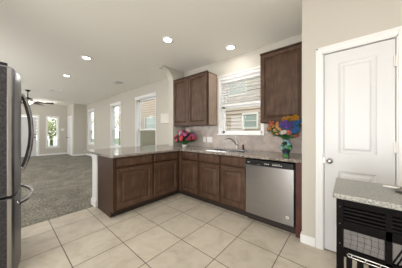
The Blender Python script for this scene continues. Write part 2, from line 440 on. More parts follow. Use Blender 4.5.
# trim end post of the pony wall
t = struct_empty('trim_1', (-3.18, .98, 0))
bm = B(); box(bm, XS0-.06, XS1-.004, .985, 1.03, .004, .877); obj('casing', bm, 'white', t)
bm = B(); box(bm, XS0-.075, XS1-.008, .968, 1.03, .004, .10, .004); box(bm, XS0-.068, XS1-.006, .976, 1.03, .10, .125, .003); obj('plinth', bm, 'white', t)
bm = B()
pts = [(XS0-.062, .99, .876), (XS0-.24, .99, .876), (XS0-.24, .99, .852)]
for k in range(0, 9):
    a = k/8*PI/2; pts.append((XS0-.062-.15*(1-math.sin(a))-.0, .99, .842-.12*(1-math.cos(a))))
extrude_poly(bm, pts, (0, .035, 0)); obj('corbel', bm, 'white', t)

# ------------------------------------------------------------------ windows
def window(name, x0, x1, z0, z1, rail, sc_low=True, y=YW, casing=.045, header=True, apron=True):
    t = struct_empty(name, ((x0+x1)/2, y, z0))
    g = .10
    bm = B()   # jamb liner
    for a in ((x0, x0+.012, y, y+.148, z0, z1), (x1-.012, x1, y, y+.148, z0, z1), (x0, x1, y, y+.148, z1-.012, z1), (x0, x1, y, y+.148, z0, z0+.012)): box(bm, *a)
    obj('window_frame', bm, 'white', t)
    bm = B()
    f = .045
    def sash(ya, za, zb):
        box(bm, x0+.012, x0+.012+f, ya, ya+.03, za, zb); box(bm, x1-.012-f, x1-.012, ya, ya+.03, za, zb)
        box(bm, x0+.012, x1-.012, ya, ya+.03, za, za+f); box(bm, x0+.012, x1-.012, ya, ya+.03, zb-f, zb)
    sash(y+g-.03, z0+.012, rail+.02); obj('lower_sash', bm, 'white', t); bm = B()
    sash(y+g, rail-.02, z1-.012); obj('upper_sash', bm, 'white', t)
    bm = B(); box(bm, x0+.02, x1-.02, y+g-.017, y+g-.013, z0+.03, rail); box(bm, x0+.02, x1-.02, y+g+.013, y+g+.017, rail, z1-.03); obj('glass', bm, 'glass', t)
    if sc_low:
        bm = B(); box(bm, x0+.012, x1-.012, y+g+.036, y+g+.038, z0+.012, rail); obj('insect_screen', bm, 'screen', t)
    bm = B()
    c = casing
    box(bm, x0-c, x0, y-.016, y, z0, z1); box(bm, x1, x1+min(c, .03), y-.016, y, z0, z1)
    if header:
        box(bm, x0-c, x1+.03, y-.018, y, z1, z1+.06); box(bm, x0-c-.015, x1+.045, y-.035, y, z1+.06, z1+.085); box(bm, x0-c-.005, x1+.035, y-.026, y, z1+.048, z1+.062)
    obj('casing', bm, 'white', t)
    bm = B(); box(bm, x0-c-.02, x1+.05, y-.045, y+.07, z0-.022, z0+.002, .004); obj('sill', bm, 'white', t)
    if apron: bm = B(); box(bm, x0-c, x1+.03, y-.014, y, z0-.08, z0-.022); obj('apron', bm, 'white', t)
    return t
window('window_1', *KW, 1.745, sc_low=False, casing=.05, apron=False)
window('window_2', *LW[0], 1.32)
window('window_3', *LW[1], 1.32)
window('window_4', *LW[2], 1.32)

# far west window
t = struct_empty('window_5', (XF, 1.72, .47))
y0, y1, z0, z1 = FW
bm = B()
for a in ((y0, y0+.035, z0, z1), (y1-.035, y1, z0, z1), (y0, y1, z1-.035, z1), (y0, y1, z0, z0+.035), (y0, y1, 1.25, 1.28)): box(bm, XF-.14, XF, a[0], a[1], a[2], a[3])
obj('window_frame', bm, 'white', t)
bm = B(); box(bm, XF-.09, XF-.086, y0+.03, y1-.03, z0+.03, z1-.03); obj('glass', bm, 'glass', t)
bm = B()
box(bm, XF, XF+.016, y0-.05, y0, z0, z1+.05); box(bm, XF, XF+.016, y1, y1+.05, z0, z1+.05); box(bm, XF, XF+.018, y0-.05, y1+.05, z1, z1+.06); box(bm, XF, XF+.04, y0-.07, y1+.07, z0-.03, z0); box(bm, XF, XF+.016, y0-.05, y1+.05, z0-.09, z0-.03)
obj('casing', bm, 'white', t)
# frames for the added, unseen window and glass door openings behind the camera
for i, b in enumerate(ADDED_BW):
    t = struct_empty('window_%d' % (6+i), ((b[0]+b[1])/2, YB, b[2]))
    bm = B(); n = (b[0]+b[1])/2
    for a in ((b[0], b[0]+.06, b[2], b[3]), (b[1]-.06, b[1], b[2], b[3]), (n-.04, n+.04, b[2], b[3]), (b[0], b[1], b[2], b[2]+.06), (b[0], b[1], b[3]-.06, b[3])): box(bm, a[0], a[1], YB-.1, YB-.02, a[2], a[3])
    obj('window_frame', bm, 'white', t)

# blinds on the kitchen window
bl = thing('window_blind', ((KW[0]+KW[1])/2, YW+.035, 1.75), 'white slatted blind raised halfway up the window over the sink', 'blind')
bx0, bx1 = KW[0]+.02, KW[1]-.02
bm = B(); box(bm, bx0, bx1, YW+.01, YW+.06, 2.235, 2.288, .003); obj('head_rail', bm, 'white', bl)
z = 2.205; k = 0
while z > 1.815:
    bm = B(); yc = YW+.035; tl = math.radians(20); hw = .026
    p = [(bx0, yc-hw*math.cos(tl), z+hw*math.sin(tl)), (bx1, yc-hw*math.cos(tl), z+hw*math.sin(tl)), (bx1, yc+hw*math.cos(tl), z-hw*math.sin(tl)), (bx0, yc+hw*math.cos(tl), z-hw*math.sin(tl))]
    extrude_poly(bm, p, (0, 0, .003)); obj('slat', bm, 'white', bl)
    z -= .055
bm = B(); box(bm, bx0, bx1, YW+.012, YW+.058, 1.752, 1.80, .003); obj('bottom_rail', bm, 'white', bl)
for x in (bx0+.12, bx1-.12): bm = B(); cyl(bm, (x, YW+.010, 1.79), (x, YW+.010, 2.25), .0012, seg=6); obj('ladder_cord', bm, 'white', bl)

# ------------------------------------------------------------------ doors
DPR = [(.006, -.006), (.020, -.010), (.034, -.009), (.046, -.002)]
t = struct_empty('door_1', (.065, YP, 0))
bm = panel_board(B(), (-.183, YP+.012, .012), (1, 0, 0), (0, -1, 0), .498, 2.03, .035, [(.118, .385, .80+.21, 1.915), (.118, .385, .23, .83)], DPR)
obj('door_leaf', bm, 'door', t)
bm = B()
for x0, x1, z0, z1 in ((-.255, -.197, 0, 2.12), (.327, .385, 0, 2.12), (-.197, .327, 2.058, 2.12)):
    box(bm, x0, x1, YP-.014, YP, z0, z1, .003)
box(bm, -.25, -.232, YP-.02, YP, 0, 2.12, .002); box(bm, .362, .38, YP-.02, YP, 0, 2.12, .002); box(bm, -.25, .38, YP-.02, YP, 2.10, 2.12, .002)
box(bm, -.197, -.187, YP-.005, YP+.1, 0, 2.058); box(bm, .318, .327, YP-.005, YP+.1, 0, 2.058); box(bm, -.197, .327, YP-.005, YP+.1, 2.048, 2.058)
obj('door_casing', bm, 'white', t)
for z in (.22, 1.105, 1.84):
    bm = B(); box(bm, .303, .330, YP-.010, YP+.012, z-.045, z+.045); cyl(bm, (.318, YP-.014, z-.052), (.318, YP-.014, z+.052), .008, seg=10); obj('hinge', bm, 'plate', t)
bm = B(); kx, kz = -.135, .94
cyl(bm, (kx, YP+.012, kz), (kx, YP+.002, kz), .028); cyl(bm, (kx, YP+.004, kz), (kx, YP-.04, kz), .010)
sph(bm, (kx, YP-.048, kz), .027, 1, .75, 1, 20); obj('knob', bm, 'nickel', t, smooth=True)
bm = B(); box(bm, -.187, -.18, YP+.0, YP+.014, kz-.03, kz+.03); obj('latch_plate', bm, 'nickel', t)
bm = B(); box(bm, -.195, .325, YP+.06, YP+.10, 0.001, 2.05); obj('backing', bm, 'dark', t)

for o in t.children: o.location.x += .010

t = struct_empty('door_2', (XF, .68, 0))
bm = panel_board(B(), (XF-.03, .27, .01), (0, 1, 0), (1, 0, 0), .83, 2.02, .04, [(.12, .38, 1.1, 1.88), (.12, .38, .25, .95)], DPR)
obj('door_leaf', bm, 'door', t)
bm = panel_board(B(), (XF-.028, .685, .02), (0, 1, 0), (1, 0, 0), .41, 2.0, .03, [(.08, .33, 1.1, 1.87), (.08, .33, .25, .94)], DPR); obj('door_panel', bm, 'door', t)
bm = B()
for y0, y1, z0, z1 in ((.17, .25, 0, 2.13), (1.12, 1.20, 0, 2.13), (.25, 1.12, 2.05, 2.13)): box(bm, XF-.1 if 0 else XF, XF+.018, y0, y1, z0, z1)
obj('door_casing', bm, 'white', t)
bm = B(); cyl(bm, (XF-.03, 1.03, .98), (XF+.0, 1.03, .98), .03); sph(bm, (XF+.03, 1.03, .98), .035); cyl(bm, (XF-.03, 1.03, 1.13), (XF+.0, 1.03, 1.13), .028); obj('door_handle', bm, 'bronze', t, smooth=True)

t = struct_empty('door_3', (-11.35, 2.34, 0))
bm = panel_board(B(), (-11.75, 2.34-.008, .01), (1, 0, 0), (0, -1, 0), .72, 2.02, .006, [(.11, .61, 1.05, 1.90), (.11, .61, .22, .86)], [(.01, -.002), (.03, -.004), (.05, -.001)]); obj('door_leaf', bm, 'door', t)
bm = B(); box(bm, -11.84, -11.755, 2.322, 2.339, .005, 2.11); box(bm, -11.025, -10.94, 2.322, 2.339, .005, 2.11); box(bm, -11.755, -11.025, 2.322, 2.339, 2.035, 2.11); obj('door_casing', bm, 'white', t)
bm = B(); sph(bm, (-11.68, 2.27, .95), .03); cyl(bm, (-11.68, 2.335, .95), (-11.68, 2.28, .95), .012); obj('door_handle', bm, 'bronze', t, smooth=True)

# ------------------------------------------------------------------ backsplash
bm = B()
box(bm, XS1, KW[0]-.066, YW-.010, YW-.001, .905, 1.395); box(bm, KW[0]-.066, KW[1]+.031, YW-.010, YW-.001, .905, 1.176); box(bm, KW[1]+.031, XP-.001, YW-.010, YW-.001, .905, 1.395)
box(bm, XP-.010, XP-.001, 2.25, YW-.01, .905, 1.37)
struct('trim_2', bm, 'splash')

# ------------------------------------------------------------------ base cabinets
FY, FX = 2.245, -2.48
ZC = .875
def carcass(name, x0, x1, y0, y1, parent, toe=None, mat='wood_side'):
    bm = B(); box(bm, x0, x1, y0, y1, .10, ZC-.002); return obj(name, bm, mat, parent)
# peninsula cabinet (two bays)
c = thing('base_cabinet', (-2.83, 1.55, 0), 'brown peninsula base cabinet with two drawers and doors facing the kitchen floor', 'cabinet', None)
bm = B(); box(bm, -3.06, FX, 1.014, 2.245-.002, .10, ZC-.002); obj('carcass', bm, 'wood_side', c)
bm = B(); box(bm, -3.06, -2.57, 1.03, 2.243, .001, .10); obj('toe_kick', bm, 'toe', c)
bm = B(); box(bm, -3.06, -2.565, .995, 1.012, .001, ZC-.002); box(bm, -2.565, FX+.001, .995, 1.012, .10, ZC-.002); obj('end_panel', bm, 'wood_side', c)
for i, (a, b) in enumerate(((1.045, 1.62), (1.66, 2.175))):
    cab_door('drawer', c, a, b, .738, .858, FX, 'x'); cab_door('door', c, a, b, .130, .703, FX, 'x')
# sink run
c = thing('base_cabinet', (-2.2, 2.6, 0), 'narrow brown corner base cabinet with one drawer and door left of the sink cabinet', 'cabinet')
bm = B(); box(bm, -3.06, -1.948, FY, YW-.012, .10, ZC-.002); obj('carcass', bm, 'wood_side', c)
bm = B(); box(bm, -2.75, -2.57, 2.2435, 2.315, .001, .10); box(bm, -2.565, -1.948, 2.315, 2.88, .001, .10); obj('toe_kick', bm, 'toe', c)
cab_door('drawer', c, -2.395, -1.995, .738, .858, FY, 'y'); cab_door('door', c, -2.395, -1.995, .130, .703, FY, 'y')
bm = B(); box(bm, -2.478, -2.415, FY-.012, FY-.001, .10, ZC-.002); obj('corner_filler', bm, 'wood', c)
c = thing('base_cabinet', (-1.53, 2.6, 0), 'brown sink base cabinet with two doors under the sink beside dishwasher', 'cabinet')
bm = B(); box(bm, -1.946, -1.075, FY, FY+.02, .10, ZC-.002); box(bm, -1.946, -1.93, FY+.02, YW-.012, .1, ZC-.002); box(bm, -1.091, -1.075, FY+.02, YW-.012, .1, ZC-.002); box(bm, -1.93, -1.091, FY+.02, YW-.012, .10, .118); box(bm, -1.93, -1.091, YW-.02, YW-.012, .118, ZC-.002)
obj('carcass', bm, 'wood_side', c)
bm = B(); box(bm, -1.946, -1.075, 2.315, 2.88, .001, .10); obj('toe_kick', bm, 'toe', c)
for a, b in ((-1.945, -1.532), (-1.496, -1.086)):
    cab_door('drawer', c, a, b, .738, .858, FY, 'y'); cab_door('door', c, a, b, .130, .703, FY, 'y')
bm = B(); box(bm, -.448, -.377, FY-.012, YW-.012, .001, ZC-.002)
tag(obj('end_panel', bm, wood_mat('end_wood', (.05, .017, .012), (.075, .026, .018), (.10, .04, .026))), 'narrow reddish brown filler panel right of the dishwasher', 'panel')

# ------------------------------------------------------------------ dishwasher
d = thing('dishwasher', (-.775, 2.55, 0), 'stainless steel dishwasher with black control strip under the counter', 'dishwasher')
dx0, dx1 = -1.068, -.460
bm = B(); box(bm, dx0, dx1, FY-.0, YW-.05, .10, .858); obj('tub', bm, 'black', d)
bm = B()
N = 12; fr = []
for i in range(N+1):
    x = dx0+.004+(dx1-dx0-.008)*i/N; u = i/N*2-1; fr.append((x, FY-.042-.008*(1-u*u), 0))
pts = [(x, y, .125) for x, y, _ in fr]+[(dx1-.004, FY-.002, .125), (dx0+.004, FY-.002, .125)]
extrude_poly(bm, pts, (0, 0, .662)); obj('door_panel', bm, 'steel', d, smooth=True)
bm = B(); box(bm, dx0+.002, dx1-.002, FY-.055, FY-.002, .790, .858, .006); obj('control_panel', bm, 'black', d)
bm = B()
yb = FY-.0565
marks = [(-.80+.022*k, -.787+.022*k, .818, .828) for k in range(3)]+[(-.70+.024*k, -.686+.024*k, .815, .823) for k in range(5)]+[(-.695+.024*k, -.683+.024*k, .832, .836) for k in range(4)]+[(-1.03, -1.0, .822, .828)]
for a, b, z0, z1 in marks: bm = B(); box(bm, a, b, yb, yb+.003, z0, z1); obj('button', bm, 'plate', d)
bm = B(); box(bm, -.90, -.86, yb, yb+.003, .800, .806); box(bm, -.865, -.855, yb, yb+.003, .803, .812); obj('latch', bm, 'nickel', d)
bm = B(); lathe(bm, (0, 0, 0), [(.017, 0), (.017, .004), (.010, .004), (.010, 0)], 24)
bmesh.ops.rotate(bm, verts=bm.verts, cent=(0, 0, 0), matrix=Matrix.Rotation(PI/2, 3, 'X')); bmesh.ops.translate(bm, verts=bm.verts, vec=(-.53, FY-.0455, .215))
obj('badge', bm, 'plate', d)
bm = B(); cyl(bm, (-.53, FY-.052, .215), (-.53, FY-.045, .215), .0095); obj('badge_center', bm, 'nickel', d)
bm = B(); box(bm, dx0, dx1, 2.29, 2.32, .002, .12); obj('toe_kick', bm, 'toe', d)

# ------------------------------------------------------------------ countertop, sink, faucet
CX, CY, CT, CU = -2.43, 2.215, .911, .878
sx0, sx1, sy0, sy1 = -1.88, -1.20, 2.37, 2.77
bm = B()
# L shaped worktop outline with rounded outer corner, cut round the stub wall and the sink hole
def rect_faces(rects):
    for a in rects: box(bm, *a, CU, CT)
oc = []
def rc(cx, cy, r, a0, a1, n=6):
    return [(cx+r*math.cos(a0+(a1-a0)*k/n), cy+r*math.sin(a0+(a1-a0)*k/n), CU) for k in range(n+1)]
outline = rc(CX-.06, .945+.06, .06, 0, -PI/2)+rc(-3.60+.06, .945+.06, .06, -PI/2, -PI)+[(-3.60, YW-.002, CU), (XS0-.001, YW-.002, CU), (XS0-.001, 2.579, CU), (XS1+.001, 2.579, CU), (XS1+.001, YW-.011, CU), (CX-.0, YW-.011, CU)]
extrude_poly(bm, outline[:], (0, 0, CT-CU))
xr = XP-.012
rect_faces([(CX, sx0, CY, YW-.011), (sx1, xr, CY, YW-.011), (sx0, sx1, CY, sy0), (sx0, sx1, sy1, YW-.011)])
tag(obj('countertop', bm, 'granite', origin='base'), 'beige speckled granite worktop running over the peninsula and the sink wall', 'countertop')

s = thing('kitchen_sink', (-1.54, 2.57, CT), 'stainless double bowl sink set in the granite under the window', 'sink')
for a, b in ((sx0+.012, -1.55), (-1.53, sx1-.012)):
    bm = B(); z0 = CT-.17; th = .008
    box(bm, a, b, sy0+.012, sy1-.012, z0, z0+th); box(bm, a, a+th, sy0+.012, sy1-.012, z0, CT+.001); box(bm, b-th, b, sy0+.012, sy1-.012, z0, CT+.001)
    box(bm, a, b, sy0+.012, sy0+.02, z0, CT+.001); box(bm, a, b, sy1-.02, sy1-.012, z0, CT+.001)
    bo = obj('bowl', bm, 'sink', s)
    bm = B(); lathe(bm, ((a+b)/2, 2.58, z0+th), [(.04, 0), (.04, .004), (.02, .005), (.02, .001)], 20); obj('drain', bm, 'chrome', bo)
bm = B()
for a in ((sx0-.018, sx0+.014, sy0-.018, sy1+.018), (sx1-.014, sx1+.018, sy0-.018, sy1+.018), (sx0, sx1, sy0-.018, sy0+.014), (sx0, sx1, sy1-.014, sy1+.018), (-1.55, -1.53, sy0, sy1)): box(bm, *a, CT+.0005, CT+.007, .002)
obj('rim', bm, 'chrome', s)

f = thing('faucet', (-1.545, 2.825, CT), 'brushed nickel single lever faucet arching over the sink', 'faucet')
fx, fy = -1.545, 2.835
bm = B(); lathe(bm, (fx, fy, CT), [(.030, 0), (.030, .008), (.024, .016), (.021, .05), (.020, .10), (.022, .115), (.018, .135), (.006, .142)]); obj('body', bm, 'nickel', f, smooth=True)
bm = B(); pts = []
for k in range(13):
    q = k/12; pts.append((fx-.125*q, fy-.02-.20*q, CT+.085+.15*math.sin(q*2.25)*.85-.0*q))
tube(bm, pts, [.014-.003*k/12 for k in range(13)], 12); obj('spout', bm, 'nickel', f, smooth=True)
bm = B(); tube(bm, [(fx, fy, CT+.13), (fx-.004, fy+.0, CT+.17), (fx-.018, fy-.01, CT+.215), (fx-.035, fy-.015, CT+.25)], [.014, .012, .011, .009], 10); obj('lever', bm, 'nickel', f, smooth=True)
bm = B(); lathe(bm, (-1.42, 2.84, CT), [(.022, 0), (.022, .006), (.014, .012), (.013, .06), (.017, .075), (.015, .095), (.005, .10)]); tag(obj('side_sprayer', bm, 'bronze', smooth=True), 'dark side sprayer standing right of the faucet on granite', 'sprayer')

# ------------------------------------------------------------------ upper cabinets
def upper(x0, x1, splits, label):
    y0 = 2.605; z0, z1 = 1.372, 2.435
    c = thing('wall_cabinet', ((x0+x1)/2, 2.78, z0), label, 'cabinet', None)
    bm = B(); box(bm, x0, x1, y0, YW-.0115, z0, z1); obj('carcass', bm, 'wood_side', c)
    bm = B(); box(bm, x0-.004, x1+.004, y0-.022, y0+.012, z1-.012, z1+.012, .003); obj('top_moulding', bm, 'wood_side', c)
    e = [x0]+splits+[x1]
    for i in range(len(e)-1):
        a, b = e[i]+(.012 if i == 0 else .004), e[i+1]-(.012 if i == len(e)-2 else .004)
        cab_door('door', c, a, b, z0+.012, z1-.02, y0, 'y')
    return c
c = upper(-3.072, -2.06, [-2.575], 'two door dark brown wall cabinet left of the sink window')
bm = B(); box(bm, -2.0605, -2.0535, 2.64, 2.905, 1.385, 2.415); obj('side_panel', bm, flat('pale_side', (.33, .24, .18), .4, noise=.1), c)
upper(-1.012, -.388, [], 'single door dark brown wall cabinet above the colourful flower vase')

# ------------------------------------------------------------------ wall plates
def plate(name, x0, x1, z0, z1, n, label, cat, kind):
    p = thing(name, ((x0+x1)/2, YW-.012, z0), label, cat)
    bm = B(); box(bm, x0, x1, YW-.017, YW-.0105, z0, z1, .002); obj('plate', bm, 'plate', p)
    for k in range(n):
        cx = x0+(x1-x0)*(k+.5)/n
        if kind == 'rocker':
            bm = B(); box(bm, cx-.016, cx+.016, YW-.022, YW-.017, (z0+z1)/2-.033, (z0+z1)/2+.033, .002); obj('rocker', bm, 'plate', p)
        else:
            for dz in (-.02, .02):
                bm = B(); box(bm, cx-.014, cx+.014, YW-.020, YW-.017, (z0+z1)/2+dz-.013, (z0+z1)/2+dz+.013, .002); obj('socket', bm, 'plate', p)
plate('wall_outlet', -2.435, -2.355, 1.015, 1.135, 1, 'single white outlet plate on the backsplash nearest the pink flowers', 'outlet', 'socket')
plate('light_switch', -2.325, -2.175, 1.015, 1.135, 2, 'wide white double switch plate on the backsplash beside the window', 'switch', 'rocker')
c = thing('door_chime', (-3.80, YW-.02, 1.54), 'cream box mounted on the wall left of the curved wall stub', 'box')
bm = B(); box(bm, -3.98, -3.62, YW-.045, YW-.0005, 1.48, 1.76, .004); obj('cover', bm, flat('cream_plastic', (.68, .64, .57), .6), c)
bm = B(); box(bm, -3.985, -3.615, YW-.052, YW-.0005, 1.76, 1.768); obj('lid_edge', bm, 'wall', c)
c = thing('light_switch', (XF, 2.14, 1.36), 'white switch plate on the far wall right of the tall window', 'switch')
bm = B(); box(bm, XF+.0005, XF+.01, 2.08, 2.22, 1.33, 1.45, .002); obj('plate', bm, 'plate', c)
bm = B(); box(bm, XF+.01, XF+.016, 2.13, 2.17, 1.36, 1.42); obj('rocker', bm, 'plate', c)

# ------------------------------------------------------------------ ceiling fittings
def downlight(x, y, label, group='recessed ceiling lights'):
    t = thing('recessed_light', (x, y, CEIL-.012), label, 'ceiling light', group)
    bm = B(); lathe(bm, (x, y, CEIL-.012), [(.062, .008), (.066, 0), (.088, .004), (.092, .0118), (.06, .0118)], 32); obj('trim_ring', bm, 'white', t, smooth=True)
    bm = B(); cyl(bm, (x, y, CEIL-.010), (x, y, CEIL-.004), .063, seg=32); obj('lens', bm, 'lens', t)
    l = bpy.data.lights.new('bulb', 'AREA'); l.shape = 'DISK'; l.size = .12; l.energy = LAMP_W*(.55 if y > 2.5 else 1); l.color = LAMP
    o = bpy.data.objects.new('bulb', l); C.objects.link(o); o.location = (x, y, CEIL-.02)
for x, y, lb in ((-2.17, 1.71, 'recessed ceiling light over the kitchen floor, largest of the lights'),
                 (-1.53, 2.58, 'recessed ceiling light in front of the sink window'),
                 (-3.92, 1.07, 'recessed ceiling light over the peninsula edge of the living room'),
                 (-5.55, 1.07, 'recessed ceiling light in the living room nearest the fan'),):
    downlight(x, y, lb)
for x, y in ((-.3, .3), (-2.0, .2), (.9, -1.2), (-1.2, -1.4), (-4.8, -1.2), (-7.2, -1.2), (-9.8, -.6), (-9.8, 1.6), (-7.6, 1.9)):
    if (x, y) in ((-9.8, 1.6), (-7.6, 1.9)): continue
    downlight(x, y, 'added recessed ceiling light, unseen, filling the room with light', 'added unseen recessed ceiling lights')  # extra lights out of view, added to even out the brightness
t = thing('flush_light', (-11.0, 1.22, CEIL-.1), 'small glowing flush ceiling light near the far front door', 'ceiling light')
bm = B(); cyl(bm, (-11.0, 1.22, CEIL-.03), (-11.0, 1.22, CEIL-.001), .15, seg=28); obj('base', bm, 'white', t)
bm = B(); sph(bm, (-11.0, 1.22, CEIL-.03), .11, 1, 1, .55, 20); obj('lamp_shade', bm, 'fanlight', t, smooth=True)
l = bpy.data.lights.new('bulb', 'POINT'); l.energy = 8; l.color = LAMP; l.shadow_soft_size = .1
o = bpy.data.objects.new('bulb', l); C.objects.link(o); o.location = (-11.0, 1.22, CEIL-.2)

t = thing('air_vent', (-5.18, 2.21, CEIL-.01), 'white rectangular air vent in the living room ceiling', 'vent')
bm = B()
for a in ((-5.33, -5.03, 2.12, 2.145), (-5.33, -5.03, 2.275, 2.30), (-5.33, -5.305, 2.12, 2.30), (-5.055, -5.03, 2.12, 2.30)): box(bm, *a, CEIL-.010, CEIL-.0005)
obj('frame', bm, 'white', t)
bm = B(); box(bm, -5.31, -5.05, 2.14, 2.28, CEIL-.003, CEIL-.0005); obj('backing', bm, 'white', t)
for k in range(6):
    bm = B(); y = 2.155+.022*k; extrude_poly(bm, [(-5.31, y, CEIL-.010), (-5.31, y+.012, CEIL-.003), (-5.31, y+.014, CEIL-.003), (-5.31, y+.002, CEIL-.010)], (.26, 0, 0)); obj('slat', bm, 'white', t)
for x, y, lb in ((-7.95, 1.10, 'round white smoke detector on the living room ceiling, left of two'), (-7.75, 1.35, 'round white smoke detector on the living room ceiling, right of two')):
    bm = B(); lathe(bm, (x, y, CEIL-.035), [(.045, .012), (.06, .016), (.065, .03), (.065, .0345)], 24); tag(obj('smoke_detector', bm, 'white', smooth=True), lb, 'smoke detector')

t = thing('fill_pendant', (.2, -1.35, 1.98), 'added white globe pendant lamp, unseen fill light behind the photographer', 'lamp')  # unseen pendant, added to brighten the ceiling and the room
bm = B(); cyl(bm, (.2, -1.35, CEIL-.03), (.2, -1.35, CEIL-.0005), .06); obj('canopy', bm, 'bronze', t)
bm = B(); cyl(bm, (.2, -1.35, 2.2), (.2, -1.35, CEIL-.02), .006); obj('cord', bm, 'bronze', t)
bm = B(); lathe(bm, (.2, -1.35, 1.98), [(.03, 0), (.10, .03), (.13, .10), (.10, .19), (.03, .22)]); obj('lamp_shade', bm, 'fanlight', t, smooth=True)
l = bpy.data.lights.new('bulb', 'POINT'); l.energy = 42; l.color = LAMP; l.shadow_soft_size = .15
o = bpy.data.objects.new('bulb', l); C.objects.link(o); o.location = (.2, -1.35, 1.80)

# ceiling fan
fx, fy = -8.5, .55
t = thing('ceiling_fan', (fx, fy, 2.2), 'dark brown ceiling fan with lit bowl in the living room', 'ceiling fan')
bm = B(); lathe(bm, (fx, fy, CEIL-.055), [(.02, 0), (.05, .01), (.075, .054)]); obj('canopy', bm, 'bronze', t, smooth=True)
bm = B(); cyl(bm, (fx, fy, 2.45), (fx, fy, CEIL-.04), .014); obj('downrod', bm, 'bronze', t)
bm = B(); lathe(bm, (fx, fy, 2.34), [(.05, 0), (.10, .015), (.13, .045), (.12, .085), (.05, .115), (.02, .13)]); obj('motor', bm, 'bronze', t, smooth=True)
bm = B(); lathe(bm, (fx, fy, 2.22), [(.01, 0), (.07, .012), (.12, .045), (.145, .09), (.14, .11)]); obj('lamp_shade', bm, 'fanlight', t, smooth=True)
for k in range(5):
    a = 2*PI*k/5+math.radians(70)
    ca, sa = math.cos(a), math.sin(a)
    def Pp(r, s, z): return (fx+ca*r-sa*s, fy+sa*r+ca*s, z)
    bm = B(); out = []
    for r, wd in ((.20, .045), (.26, .065), (.45, .095), (.66, .09), (.70, .06)): out.append((r, wd))
    pts = [Pp(r, wd, 2.30+.035) for r, wd in out]+[Pp(r, -wd, 2.30-.035) for r, wd in out[::-1]]
    extrude_poly(bm, pts, (0, 0, .007)); bo = obj('blade', bm, 'walnut', t)
    bm = B(); tube(bm, [Pp(.09, 0, 2.355), Pp(.17, 0, 2.32), Pp(.24, 0, 2.305)], .012, 8); obj('blade_arm', bm, 'bronze', bo)
l = bpy.data.lights.new('bulb', 'POINT'); l.energy = 4; l.color = LAMP; l.shadow_soft_size = .12
o = bpy.data.objects.new('bulb', l); C.objects.link(o); o.location = (fx, fy, 2.12)

# ------------------------------------------------------------------ fridge
r = thing('refrigerator', (-2.485, -.35, 0), 'tall stainless french door refrigerator at the left edge', 'refrigerator')
x0, x1 = -2.94, -2.03
bm = B(); box(bm, x0+.005, x1-.004, -.74, -.055, .03, 1.735, .006); obj('body', bm, 'fridge_side', r)
def bow(a, b, z0, z1):
    """bow front door section between x=a and x=b"""
    def yf(x):
        u = (x-(x0+x1)/2)/((x1-x0)/2); y = .112-.062*abs(u)**2.2
        e = min(abs(x-a), abs(b-x)); rr = .026
        if e < rr: y -= rr-math.sqrt(rr*rr-(rr-e)**2)
        return y
    n = 20; xs = sorted({a+(b-a)*k/n for k in range(n+1)} | {a+.004, a+.010, b-.004, b-.010, b-.016, b-.022, b-.0015})
    bm = B(); rows = []
    for z, dy in ((z0, -.012), (z0+.008, 0), (z1-.02, 0), (z1-.006, -.006), (z1, -.02)):
        rows.append([bm.verts.new((x, yf(x)+dy, z)) for x in xs])
    for p, q in zip(rows, rows[1:]):
        for i in range(len(xs)-1): bm.faces.new((p[i], p[i+1], q[i+1], q[i]))
    back = [[bm.verts.new((x, -.05, z)) for x in xs] for z in (z0, z1)]
    for i in range(len(xs)-1):
        bm.faces.new((back[0][i], back[1][i], back[1][i+1], back[0][i+1]))
        bm.faces.new((back[0][i], back[0][i+1], rows[0][i+1], rows[0][i])); bm.faces.new((back[1][i], rows[-1][i], rows[-1][i+1], back[1][i+1]))
    for k in (0, -1): bm.faces.new([back[0][k]]+[rw[k] for rw in rows]+[back[1][k]])
    return bm
xm = -2.485
for a, b, hx in ((xm+.003, x1, xm+.055), (x0, xm-.003, xm-.055)):
    do = obj('door', bow(a, b, .722, 1.755), 'fridge', r, smooth=True, angle=35)
    bm = B(); pts = []
    for k in range(17):
        q = k/16; pts.append((hx, .115+.070*math.sin(q*PI)**.7, .86+.75*q))
    tube(bm, pts, .016, 12, 1); 
    for z in (.875, 1.595): cyl(bm, (hx, .085, z), (hx, .125, z), .016)
    obj('handle', bm, 'pull', do, smooth=True)
    if b == x1: bm = B(); box(bm, x1-.004, x1+.0008, -.049, .016, .726, 1.745, .001); obj('side_panel', bm, 'fridge_side', do); bm = B(); box(bm, x1-.004, x1+.0006, .0165, .040, .726, 1.745, .001); obj('edge_strip', bm, 'steel', do)
do = obj('freezer_drawer', bow(x0, x1, .06, .702), 'fridge', r, smooth=True, angle=35)
bm = B(); pts = []
for k in range(17):
    q = k/16; pts.append((-2.86+.75*q, .085+.105*math.sin(q*PI)**.7, .63))
tube(bm, pts, .016, 12)
for x in (-2.845, -2.125): cyl(bm, (x, .04, .63), (x, .10, .63), .016)
obj('handle', bm, 'pull', do, smooth=True)
bm = B(); box(bm, x1-.004, x1+.0008, -.049, .016, .066, .696, .001); obj('side_panel', bm, 'fridge_side', do)
bm = B(); box(bm, x1-.004, x1+.0006, .0165, .040, .066, .696, .001); obj('edge_strip', bm, 'steel', do)
for x in (x0+.06, x1-.06):
    bm = B(); box(bm, x-.05, x+.05, -.14, .02, 1.757, 1.782, .006); cyl(bm, (x+.015, -.0, 1.75), (x+.015, -.0, 1.785), .016); obj('hinge_cover', bm, 'black', r)
bm = B(); box(bm, x0+.02, x1-.02, -.04, .03, .002, .055); obj('kick_grille', bm, 'black', r)
for x in (x0+.08, x1-.08):
    for y in (-.66, -.12): bm = B(); cyl(bm, (x, y, 0.0005), (x, y, .035), .02); obj('foot', bm, 'black', r)

